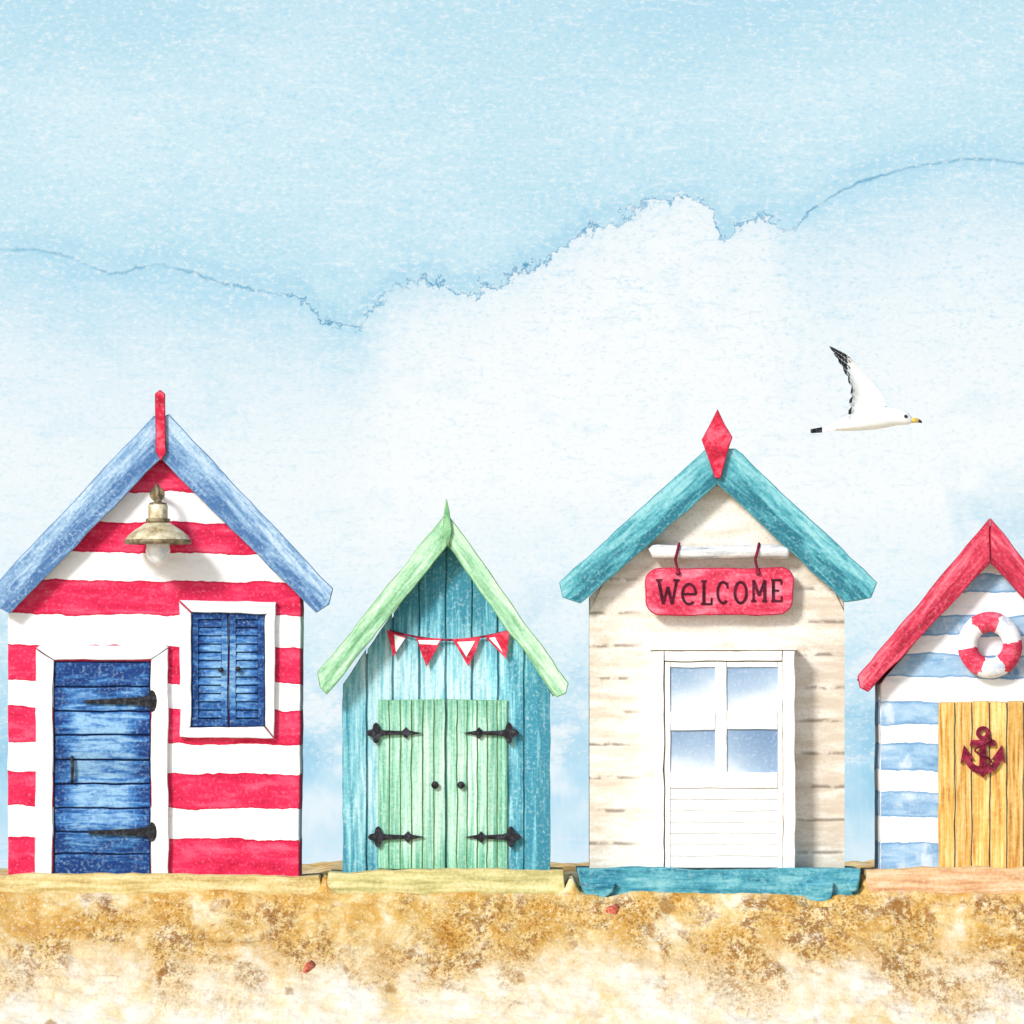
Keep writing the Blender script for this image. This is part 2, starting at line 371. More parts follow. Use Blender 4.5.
# lamp
m = MB(); LY = -.34
m.tube([P(157,494,.02), P(157,492,-.12), P(157,488,-.22), P(157,486,LY+.04), P(157.5,491,LY), P(158,500,LY)], .024, 10, mi=1)
c = P(158, 522, LY)
m.lathe([(0,.235), (.035,.23), (.04,.20), (.085,.19), (.09,.175)], c, mi=1)
m.lathe([(.088,.175), (.098,.16), (.098,.03)], c)
m.lathe([(.11,.035), (.122,.03), (.122,.0), (.09,-.002)], c, mi=1)
m.lathe([(0,-.0), (.075,-.01), (.075,.012), (.02,.014)], P(157,494,-.0), 'y', 16, mi=1)
lamp = m.build('wall_lamp', [brass, dark_brass], h, .003)
m = MB(); m.lathe([(.09,-.003), (.13,-.012), (.17,-.04), (.24,-.085), (.30,-.135), (.325,-.175)], c); m.lathe([(.325,-.175), (.338,-.185), (.336,-.215), (.318,-.222), (.31,-.20)], c, mi=1)
m.lathe([(.31,-.2), (.23,-.11), (.13,-.05), (.08,-.03)], c); m.build('lamp_shade', [brass, dark_brass], lamp, 0)
m = MB(); m.lathe([(.04,-.06), (.07,-.14), (.115,-.22), (.125,-.29), (.10,-.37), (.045,-.43), (0,-.44)], c, seg=20); m.build('bulb', bulbm, lamp, 0)

# ================================================================ HUT 2
h = thing('beach_hut', P(446, 890), 'small teal beach hut with pale green roof and green double doors', 'beach hut', G)
part_slab('wall', [(344,876), (549,876), (549,688), (446.5,541), (344,686)], .03, BACK, teal_wall, h, 0)
def top2(x): return 536 + (446.5-x)*1.39 if x < 446.5 else 536 + (x-446.5)*1.42
m = MB()
xs = [342, 367, 393, 419, 446, 472, 498, 524, 551]
for a, b in zip(xs, xs[1:]):
    pts = [(a+.7, 878), (b-.7, 878), (b-.7, top2(b)+3), (a+.7, top2(a)+3)]
    m.slab(pts, random.uniform(-.005,.005), .028, .8)
m.build('cladding', teal_wall, h, .006, 2, e_teal)
OV = -.27
roof_panel(h, 447, 516, 317, 672, 568, 684, OV+.07, greenR)
part_slab('bargeboard', [(447,512), (317,673), (319,687), (327,695), (447,546)], OV, OV+.068, greenL, h, 1.5, .010, 2, e_green)
part_slab('bargeboard', [(447.6,512), (568,683), (565,693), (556,697), (447.6,546)], OV, OV+.068, greenR, h, 1.5, .010, 2, e_green)
part_slab('finial', [(446.5,498), (450,512), (452,530), (448,547), (443.5,530), (444,512)], OV-.04, OV-.003, green_fin, h, .5, .008, 2, e_green)
m = MB(); m.slab([(328,872), (440,869), (564,870), (565,888), (565,908), (327,908)], -.34, BACK+.05, 2.0); m.build('plinth', olive2, h, .010, 2, e_brown)
for x0, x1, hx, dd, kx in ((378, 445.3, 378, 1, 435), (447, 507.5, 511, -1, 461)):
    m = MB(); n = 6; w = (x1-x0)/n
    m.rect(x0+.4, 700, x1-.2, 869, -.018, .02, 0, mi=1)
    for i in range(n):
        a, b = x0+i*w, x0+(i+1)*w
        m.slab([(a+.35, 699+abs(a-443)*.02), (b-.35, 699+abs(b-443)*.02), (b-.35, 869), (a+.35, 869)], -.030+random.uniform(-.003,.003), -.016, .8)
    door = m.build('door', [green_door, green_gap], h, .005, 2, e_green)
    ornate_hinge(hx-2, dd, 733, door, -.065); ornate_hinge(hx, dd, 837, door, -.065)
    knob('knob', kx, 785, -.035, .036, black, door)

# bunting
b = thing('bunting', P(448, 632, -.06), 'string of red and white triangular bunting across the teal hut gable', 'bunting')
m = MB(); sp = [(389+ (509-389)*k/14, 631 + 9*math.sin(math.pi*k/14)) for k in range(15)]
m.tube([P(x, y, -.05) for x, y in sp], .011, 6); m.build('string', maroon, b, 0)
for (pts, inn) in (([(387,630),(406,637),(393,657)], [(394,634.5),(405,638.2),(396,652)]),
                   ([(416,638),(442,639),(426,667)], [(418,640.0),(440,640.6),(437,645),(419.5,644)]),
                   ([(452,639),(481,637),(468,667)], [(457,642),(475,641),(466,657)]),
                   ([(485,636.5),(510,630),(506,659)], [(489,638),(495,637),(503,653)])):
    m = MB(); m.slab(pts, -.066, -.056, .7, 6, 0); m.slab(inn, -.070, -.067, .4, 6, 1)
    m.build('flag', [red, white], b, 0)

# ================================================================ HUT 3
h = thing('beach_hut', P(717, 890), 'cream weatherboard beach hut with teal roof and white glazed door', 'beach hut', G)
part_slab('wall', [(590,876), (844,876), (844,600), (717.5,478), (590,596)], .03, BACK, cream, h, 0)
def half3(y): return 127.5 if y > 595 else max(0, 127.5*(y-470)/125.)
m = MB(); y = 877
while y > 480:
    t_ = max(y-33, 474); a, bb = half3(y), half3(t_)
    x0, x1, x2, x3 = 717-a, 717+a, 717+bb, 717-bb
    q = [P(x0,y,.0005), P(x1,y,.0005), P(x2,t_,.002), P(x3,t_,.002)]
    k = [Vector((p.x, .029, p.z)) for p in q]
    m.add(q+k, [[0,1,2,3],[0,4,5,1],[1,5,6,2],[2,6,7,3],[3,7,4,0]])
    y -= 33
m.build('weatherboarding', cream, h, 0)
OV = -.2
roof_panel(h, 718, 448, 559, 582, 877, 582, OV+.07, tealR)
part_slab('bargeboard', [(717.4,448), (706,450), (559,582), (562,597), (580,604), (717.4,484)], OV, OV+.068, tealL, h, 1.4, .010, 2, e_teal)
part_slab('bargeboard', [(718,448), (736,449), (877,582), (872,597), (846,602), (718,484)], OV, OV+.068, tealR, h, 1.4, .010, 2, e_teal)
part_slab('finial', [(717.5,409), (725,424), (733,437), (727,455), (721,478), (715,478), (709,458), (702,440), (710,424)], OV-.06, OV-.003, red, h, .8, .010, 2, e_red)
m = MB(); m.slab([(577,869), (640,867), (700,870), (780,868), (861,869), (860,883), (856,898), (640,899), (586,898), (580,884)], -.38, BACK+.05, 1.6); pl = m.build('plinth', teal_pl, h, .010, 2, e_teal)
for q in ([(806,884), (834,882), (832,897), (829,905), (823,909), (815,908), (808,902), (804,893)], [(592,884), (616,883), (612,893), (604,899), (597,896)], [(846,882), (860,880), (857,891), (850,893)]):
    m = MB(); m.slab(q, -.455, -.382, .6, 6); m.build('underside_lump', teal_pl, pl, .02, 3)
m = MB(); Q = -.28  # door and frame pushed out to cast a shade strip on the wall
m.rect(652, 651, 664, 870, Q-.03, .0, 1); m.rect(783, 651, 795, 870, Q-.03, .0, 1); m.rect(650, 648.0, 797, 650.3, Q-.04, .0, .3); m.rect(664.5, 651, 782.5, 661, Q-.027, .0, .8)
m.build('door_frame', whitew, h, .007, 2, e_cream)
m = MB()
m.rect(665, 662, 670, 868, Q-.01, Q+.05, .6); m.rect(778, 662, 782.5, 868, Q-.01, Q+.05, .6)
m.rect(715.5, 662, 726.5, 775, Q-.01, Q+.05, .8); m.rect(670.4, 662, 715, 667, Q-.008, Q+.05, .6); m.rect(727, 662, 777.6, 667, Q-.008, Q+.05, .6)
m.rect(670.4, 712, 715, 730, Q-.012, Q+.05, .8); m.rect(727, 711, 777.6, 729, Q-.012, Q+.05, .8)
m.rect(670.4, 772, 777.6, 788, Q-.012, Q+.05, .8)
m.rect(669, 780, 779, 868, Q+.003, Q+.05, 0, mi=1)
y = 788.5
for k in range(7): m.rect(670.4, y+.45, 777.6, y+10.7, Q-.001+random.uniform(-.0015,.0015), Q+.0029, .5); y += 11.3
door = m.build('door', [whitew, slatgap], h, .003)
m = MB()
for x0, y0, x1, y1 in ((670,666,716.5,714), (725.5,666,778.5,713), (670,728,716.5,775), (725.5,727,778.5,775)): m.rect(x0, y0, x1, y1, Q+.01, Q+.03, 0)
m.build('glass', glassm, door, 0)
m = MB(); RY = -.13
m.tube([P(650,552,RY), P(652,551,RY), P(700,553,RY), P(760,551,RY), P(786,552,RY), P(789,552,RY)], [.05,.068,.066,.068,.072,.055], 14)
for x in (664, 776): m.tube([P(x,552,RY), P(x,552,.02)], .03, 8)
m.build('sign_rail', rodm, h, 0)
# welcome sign
s_ = thing('welcome_sign', P(719, 592, RY), 'red rounded board reading WELCOME, hung by two hooks from a pale rail', 'sign')
m = MB(); pts = []
for cx, cy, a0 in ((659,582,180), (780,581,270), (779,601,0), (660,602,90)):
    for k in range(6):
        a = math.radians(a0 + k*18); pts.append((cx+14*math.cos(a), cy+14*math.sin(a)))
m.slab(pts, RY-.03, RY+.02, 1.2, 7); m.build('board', signred, s_, .012, 2, e_red)
def letter(ch, x0, x1, y0, y1, w=2.9):
    m = MB(); yy = [RY-.040]
    def st(pts, w, closed=False):
        m.ribbon(pts, w, yy[0], RY-.028, closed); yy[0] -= .0006
    X = lambda u: x0+(x1-x0)*u
    Y = lambda v: y1+(y0-y1)*v
    L = lambda *q: [(X(u), Y(v)) for u, v in q]
    if ch == 'W':
        st(L((.02,1),(.27,0)), w); st(L((.27,0),(.5,.72)), w*.75); st(L((.5,.72),(.74,0)), w); st(L((.74,0),(.98,1)), w*.75)
        st(L((-.12,1),(.2,1)), 1.9); st(L((.8,1),(1.12,1)), 1.9)
    if ch == 'e':
        q = [(.5+.48*math.cos(math.radians(a)), .5+.5*math.sin(math.radians(a))) for a in range(0, 318, 12)]
        st(L(*q), w*.85); st(L((.06,.5),(1.0,.5)), 2.1)
    if ch == 'E':
        st(L((.2,0),(.2,1)), w); st(L((0,1),(.95,1)), 2.0); st(L((0,0),(.98,0)), 2.0); st(L((.2,.5),(.72,.5)), 1.9)
        st(L((.92,1.03),(.92,.78)), 1.7); st(L((.95,-.03),(.95,.24)), 1.7)
    if ch == 'L':
        st(L((.25,0),(.25,1)), w); st(L((0,1),(.5,1)), 1.9); st(L((0,0),(.98,0)), 2.0); st(L((.95,-.03),(.95,.28)), 1.7)
    if ch == 'C':
        q = [(.5+.46*math.cos(math.radians(a)), .5+.5*math.sin(math.radians(a))) for a in range(45, 325, 14)]
        st(L(*q), w*.85); st(L((.86,.98),(.86,.7)), 1.7)
    if ch == 'O':
        q = [(.5+.45*math.cos(math.radians(a)), .5+.5*math.sin(math.radians(a))) for a in range(0, 360, 15)]
        st(L(*q), w*.9, True)
    if ch == 'M':
        st(L((.15,0),(.15,1)), w*.75); st(L((.15,1),(.5,.25)), w*.9); st(L((.5,.25),(.85,1)), w*.75); st(L((.85,1),(.85,0)), w)
        for u in (.15, .85): st(L((u-.15,0),(u+.15,0)), 1.9)
    m.build('letter', inkm, s_, 0)
for ch, x0, x1, y0, y1 in (('W',658,677,580,604), ('e',682,696,584,604), ('L',701,712,581,604), ('C',717,729,582,603), ('O',734,747,582,603), ('M',751,767,580,601), ('E',771,782,580,601)):
    letter(ch, x0, x1, y0, y1)
for x in (677, 757):
    m = MB(); r = .085; c = P(x, 552, RY)
    q = [c + Vector((r*.25*math.sin(a), -r*math.cos(a)*1.0, r*math.sin(a))) for a in [math.radians(d) for d in range(160, -80, -20)]]
    q += [P(x-1, 563, RY-.06), P(x+1, 572, RY-.045), P(x+3, 574, RY-.05)]
    m.tube(q, .014, 8)
    m.ball(P(x+1, 573, RY-.04), .026)
    m.build('hook', maroon, s_, 0)

# ================================================================ HUT 4
h = thing('beach_hut', P(990, 890), 'blue and white striped beach hut with red roof and golden wooden door', 'beach hut', G)
part_slab('wall', [(880,876), (1100,876), (1100,684), (990,548), (880,684)], 0, BACK, stripeB, h, .9, .010, 2, e_grey)
OV = -.2
roof_panel(h, 990, 520, 858, 676, 1122, 676, OV+.07, redR)
part_slab('bargeboard', [(989.7,518), (858,676), (860,688), (868,692), (989.7,563)], OV, OV+.068, redL, h, 1.3, .010, 2, e_red)
part_slab('bargeboard', [(990.3,518), (1122,676), (1120,688), (1112,692), (990.3,563)], OV, OV+.068, redR, h, 1.3, .010, 2, e_red)
m = MB(); m.slab([(867,870), (950,867), (1112,868), (1112,908), (865,908)], -.34, BACK+.05, 2.0); m.build('plinth', pinkt, h, .010, 2, e_brown)
m = MB()
xs = [938, 955, 972, 990, 1007, 1024, 1042]
m.rect(938.6, 702.5, 1041, 869, -.02, .02, 0, mi=1)
for a, b in zip(xs, xs[1:]): m.rect(a+.4, 701+random.uniform(-1,1), b-.4, 869, -.05+random.uniform(-.006,.006), -.018, .9)
door = m.build('door', [oak, oak_gap], h, .008, 2, e_brown)
# anchor, a thin cord looped once across its shaft
m = MB(); ya = -.085; AX = 983
ring = [(AX+5*math.cos(k*math.pi/8), 733+5*math.sin(k*math.pi/8)) for k in range(16)]
m.ribbon(ring, 4.0, ya, ya+.04, True)
m.ribbon([(AX,737),(AX,755),(AX,773)], [6,6.5,8], ya-.002, ya+.04)
m.slab([(AX-12,740),(AX+12,740),(AX+13,746),(AX-13,746)], ya-.004, ya+.04, .4, 6)
arc = [(AX+16.5*math.sin(math.radians(t)), 754.5+16*math.cos(math.radians(t))) for t in range(-78, 79, 12)]
m.ribbon(arc, [4.8+3.4*(1-abs(i-6.5)/6.5) for i in range(len(arc))], ya-.006, ya+.04)
for sx in (-1, 1):
    m.slab([(AX+sx*19,745), (AX+sx*22.5,763), (AX+sx*17,758), (AX+sx*9,759)], ya-.008, ya+.04, .3, 6)
m.slab([(AX-7,768),(AX+7,768),(AX,778)], ya-.010, ya+.04, .3, 6)
rp = []
for k in range(40):
    u = k/39; a = .4 + u*2*math.pi*1.5
    rp.append(P(AX + 8*math.sin(a), 735+u*33, ya-.010-.010*math.cos(a)))
m.tube(rp, .011, 7)
m.build('anchor', [maroon], door, 0)
# life ring
m = MB(); c = P(990, 645, -.10); R, r = .225, .098; ns = 120; nt = 20
vs = []; b0 = len(m.v)
for i in range(ns):
    a = 2*math.pi*i/ns
    for k in range(nt):
        t = 2*math.pi*k/nt; rr = r*(1+.04*noise.noise(Vector((3*math.cos(a), 3*math.sin(a), t)))); d = R+rr*math.cos(t)
        vs.append(c+Vector((d*math.cos(a), rr*.8*math.sin(t), d*math.sin(a)*1.03)))
m.v += vs
for i in range(ns):
    deg = math.degrees(2*math.pi*(i+.5)/ns)
    for k in range(nt):
        dj = deg + 7*noise.noise(Vector((deg*.05, k*.5, 1.7)))
        isred = any(abs((dj-q+180) % 360-180) < 30 for q in (98, 218, 334))
        m.f.append([i*nt+k, i*nt+(k+1)%nt, ((i+1)%ns)*nt+(k+1)%nt, ((i+1)%ns)*nt+k]); m.mi.append(0 if isred else 1); m.sm.append(True)
o = m.build('life_ring', [signred, ringw], None, 0); tag(o, 'red and white life ring hung in the gable of the blue striped hut', 'life ring')

# ================================================================ GULL
GY = -3.0
gw = paint('gull_white', (252,254,255), (248,251,254), (254,255,255), wash=9, gamt=.03, bump=.05)
gb = paint('gull_black', (36,38,42), (14,14,16), (92,96,102), streak=(3,1,1), wash=12, gamt=.4)
gg = paint('gull_grey', (204,211,218), (166,174,182), (232,237,242), streak=(3,1,1), wash=12, gamt=.4)
gy = paint('gull_yellow', (232,196,84), (196,150,50), (246,222,140), wash=14, gamt=.3)
m = MB(); nt = 18
stn = [(826,428.5,1.5,3),(832,427.5,3.2,6),(842,425,6,8),(852,422,9,10),(864,419,11.5,12),(876,417.5,12,12.5),(886,417,10.8,11),(893,417,9.2,9),(899,417,8.2,8),(904,417.6,7.4,7.2),(908.5,418.8,5.8,5.6),(911.5,420,3.2,3.2),(912.8,420.4,.8,.8)]
vs = []
for x, y, hh, ww in stn:
    for k in range(nt):
        a = 2*math.pi*k/nt; p = P(x, y - hh*math.sin(a), GY); p.y += ww*.0095*math.cos(a); vs.append(p)
n = len(stn)
fs = [[i*nt+k, (i+1)*nt+k, (i+1)*nt+(k+1)%nt, i*nt+(k+1)%nt] for i in range(n-1) for k in range(nt)]
m.add(vs, fs, 0, True)
m.add(vs[:nt], [list(range(nt))], 0)
for j in range(6):
    yo = (j-2.5)*.035; k_ = abs(j-2.5)*1.2
    q = [P(836,426,GY), P(822,427.6,GY), P(810+k_,429.5,GY), P(810+k_,433,GY), P(822,432.4,GY), P(836,430,GY)]
    w0, w1 = .02, .03
    A = [v+Vector((0, yo*(.5+.5*min(1,(836-px)/25))-w0, (j%2)*.004)) for v, px in zip(q, (836,822,811,811,822,836))]
    B = [v+Vector((0, w0+w1*.3, 0)) for v in A]
    m.add(A+B, [[0,1,4,5],[6,11,10,7],[0,6,7,1],[4,10,11,5]], 0); m.add(A+B, [[1,2,3,4],[7,10,9,8],[1,7,8,2],[2,8,9,3],[3,9,10,4]], 1)
def wing(sts, side, lean, dark):
    ns, nc = 24, 12
    def samp(u):
        f = u*(len(sts)-1); i = min(int(f), len(sts)-2); w = f-i
        return [sts[i][k]*(1-w)+sts[i+1][k]*w for k in range(4)]
    vs = []; g = {}
    for i in range(ns+1):
        u = i/ns; tx, ty, lx, ly = samp(u)
        ser = (2.6 if i % 3 == 0 else 0)*(1 if 0 < i < ns else 0)
        for j in range(nc+1):
            c_ = j/nc
            x = tx+(lx-tx)*c_ + (ser if j == 0 else 0); y = ty+(ly-ty)*c_
            yy_ = GY + side*(.07+.28*u**1.3) + lean*(c_-.5)*.10 - side*.05*math.sin(math.pi*c_)
            g[i,j] = len(vs); vs.append(P(x, y, yy_))
    off = len(vs)
    vs2 = [v+Vector((0, .012, 0)) for v in vs]
    b_ = len(m.v); m.v += vs+vs2
    for i in range(ns):
        for j in range(nc):
            u, c_ = (i+.5)/ns, (j+.5)/nc
            mi = 0
            if dark:
                lim = .46+.36*c_
                if u > lim+.04*math.sin(j*2.1): mi = 1
                elif c_ < .09: mi = 1 if i % 3 else 2
                elif c_ < .17 and i % 2: mi = 2
                if mi == 1 and u > .5 and (i+j) % 5 == 0: mi = 2
            q = [g[i,j], g[i,j+1], g[i+1,j+1], g[i+1,j]]
            m.f.append([b_+k for k in q]); m.mi.append(mi); m.sm.append(True)
            m.f.append([b_+off+k for k in reversed(q)]); m.mi.append(mi); m.sm.append(True)
    for i in range(ns):
        for j in (0, nc):
            m.f.append([b_+g[i,j], b_+g[i+1,j], b_+off+g[i+1,j], b_+off+g[i,j]]); m.mi.append(0 if j else 1 if dark else 0); m.sm.append(False)
wing([(848,418,886,416),(849,403,884,399),(851,390,873,383),(847,377,861,371),(840,364,855,362),(834,354,846,354),(829,346,832,347)], -1, .5, True)
wing([(866,416,889,416),(867,408,885,406),(868,400,880,398),(870,394,875,393),(872,391,873,391)], 1, .5, False)
gull = m.build('gull', [gw, gb, gg], None, 0); tag(gull, 'white gull with black wing tip flying above the cream and blue huts', 'bird')
m = MB(); q = [P(910,420,GY), P(914,420.2,GY), P(918.5,420.8,GY), P(921,421.8,GY), P(922,423,GY)]
m.tube(q[:3], [.030,.025,.019], 10); m.tube(q[2:], [.019,.012,.003], 10, mi=1); m.build('beak', [gy, gb], gull, 0)
for sy in (-1, 1):
    m = MB(); e = P(905.5, 416.5, GY); m.ball(e+Vector((0, sy*.062, 0)), .018); m.build('eye', gb, gull, 0)

# ================================================================ SAND, WATER, SKY
def ss(a, b, x):
    t = min(1, max(0, (x-a)/(b-a))); return t*t*(3-2*t)
DX = (819-512)/100; GAPS = [(324.8-512)/100, (571-512)/100, (864-512)/100]
def hz(x, y):
    z = 0.0
    z -= .030*ss(.5, -.3, y)
    z -= 1.25*min(1, max(0, (-.46-y)/3.5))
    z -= .4*ss(-3.96, -14, y)
    z -= .45*ss(15.3, 19, y)
    z += .03*noise.noise(Vector((x*.9, y*.5, 1.2)))*ss(-.3, -1, y)
    if y > 1.5: z += (.07+.14*noise.noise(Vector((x*1.1, y*.12, 4.4)))+.05*noise.noise(Vector((x*4.3, y*.3, 6.4))))*ss(1.5, 6, y)*ss(16, 12, y)*(1 if abs(x) < 9 else .6)
    if -6 < y < 1.2 and abs(x) < 8:
        lump = .022*noise.noise(Vector((x*4, y*4, 5.)))+.012*noise.noise(Vector((x*13, y*13, 2.)))+.007*noise.noise(Vector((x*27, y*27, 7.)))
        z += lump + .05*max(0, noise.noise(Vector((x*1.9, .3, 8.))))*ss(-.2, -.36, y)*ss(-.9, -.42, y)
        for gx in GAPS: z += .15*math.exp(-((x-gx)/.06)**2)*ss(-.42, -.30, y)*ss(1.2, .6, y)
    elif y < 1.5: z += .04*noise.noise(Vector((x*.5, y*.5, 3.)))
    z -= .13*math.exp(-((x-DX)/.19)**2 - ((y+.56)/.17)**2) + .05*math.exp(-((x-.92)/.15)**2 - ((y+.53)/.14)**2)
    return z
xs = [-700,-300,-100,-50,-25,-14,-9] + [-6.5+.035*i for i in range(372)] + [9,14,25,50,100,300,700]
ys_ = [-180,-90,-50,-30,-18,-12,-8,-6] + [-4.6+.035*i for i in range(150)] + [1+.6*i for i in range(25)] + [16,17,18,19,20,24]
vs = [(x, y, hz(x, y)) for y in ys_ for x in xs]; nx = len(xs)
fs = [(j*nx+i, j*nx+i+1, (j+1)*nx+i+1, (j+1)*nx+i) for j in range(len(ys_)-1) for i in range(nx-1)]
def sandmat():
    t = NT('sand'); co = t.coord(); o = t.xyz(co)
    c2 = t.mapping(co, scale=(1, .36, .5))
    big = t.noise(c2, 1.05, 5, .64, .5)
    mid = t.noise(c2, 2.8, 7, .66, .4)
    fine = t.noise(c2, 36, 3, .72); fin2 = t.noise(c2, 11, 6, .76)
    hgt = t.math('ADD', o[2], t.math('MULTIPLY_ADD', big, 1.6, -.8))
    up = t.smooth(t.math('ADD', hgt, t.math('MULTIPLY_ADD', mid, .6, -.3)), -1.12, -.45)
    pale = t.ramp(mid, [(.33, al((240,208,150))), (.45, al((250,231,194))), (.58, al((255,247,230)))])
    gold = t.ramp(mid, [(.33, al((198,140,54))), (.45, al((224,178,96))), (.55, al((241,210,146))), (.66, al((253,238,206)))])
    col = t.mix(up, pale, gold)
    band = t.math('MULTIPLY', t.smooth(hgt, -1.15, -.55), t.smooth(o[2], .0, -.12, .3, 1))
    dz = t.math('MULTIPLY', t.smooth(big, .42, .54), band)
    sp = t.smooth(t.math('ADD', t.math('MULTIPLY', fin2, .6), t.math('MULTIPLY', mid, .4)), .48, .56)
    col = t.mix(t.math('MULTIPLY', t.math('MULTIPLY', dz, sp), .9), col, al((154,98,28)))
    sp2 = t.smooth(fine, .53, .63)
    col = t.mix(t.math('MULTIPLY', sp2, t.math('MULTIPLY_ADD', dz, .6, .11)), col, al((120,72,20)))
    og = t.smooth(fin2, .54, .64)
    col = t.mix(t.math('MULTIPLY', og, t.math('MULTIPLY_ADD', band, .25, .12)), col, al((210,152,66)))
    sp3 = t.smooth(fine, .45, .34)
    col = t.mix(t.math('MULTIPLY', sp3, .5), col, al((255,246,224)))
    # a few damp stains
    vor = t.n('ShaderNodeTexVoronoi'); t.put(vor.inputs['Vector'], t.mapping(co, scale=(1,.36,.5))); vor.inputs['Scale'].default_value = 1.5
    dd = t.math('ADD', vor.outputs['Distance'], t.math('MULTIPLY_ADD', fin2, .22, -.11))
    col = t.mix(t.smooth(dd, .13, .08, 0, .65), col, al((156,104,38)))
    return t.finish(col, fin2, .4, .03, .9, .15)
me = bpy.data.meshes.new('sand'); me.from_pydata(vs, [], fs); me.materials.append(sandmat())
for p in me.polygons: p.use_smooth = True
o = bpy.data.objects.new('sand', me); C.objects.link(o); o['kind'] = 'structure'

def watermat():
    t = NT('sea_water'); co = t.coord(); o = t.xyz(co)
    foam = t.math('MULTIPLY', t.smooth(t.noise(t.mapping(co, scale=(.7,.03,1)), 1.6, 5, .6), .48, .64), t.smooth(o[1], 110, 25))
    b1 = t.n('ShaderNodeBsdfPrincipled'); t.put(b1.inputs['Base Color'], al((150,208,230))); b1.inputs['Roughness'].default_value = .02; b1.inputs['IOR'].default_value = 1.45
    b2 = t.n('ShaderNodeBsdfDiffuse'); t.put(b2.inputs['Color'], al((252,254,255)))
    mx = t.n('ShaderNodeMixShader'); t.put(mx.inputs[0], t.math('MULTIPLY', foam, .6)); t.t.links.new(b1.outputs[0], mx.inputs[1]); t.t.links.new(b2.outputs[0], mx.inputs[2])
    ou = t.n('ShaderNodeOutputMaterial'); t.t.links.new(mx.outputs[0], ou.inputs[0])
    return t.m
me = bpy.data.meshes.new('water'); me.from_pydata([(-700,16,-.2),(700,16,-.2),(700,520,-.2),(-700,520,-.2)], [], [(0,1,2,3)]); me.materials.append(watermat())
o = bpy.data.objects.new('water', me); C.objects.link(o); o['kind'] = 'structure'

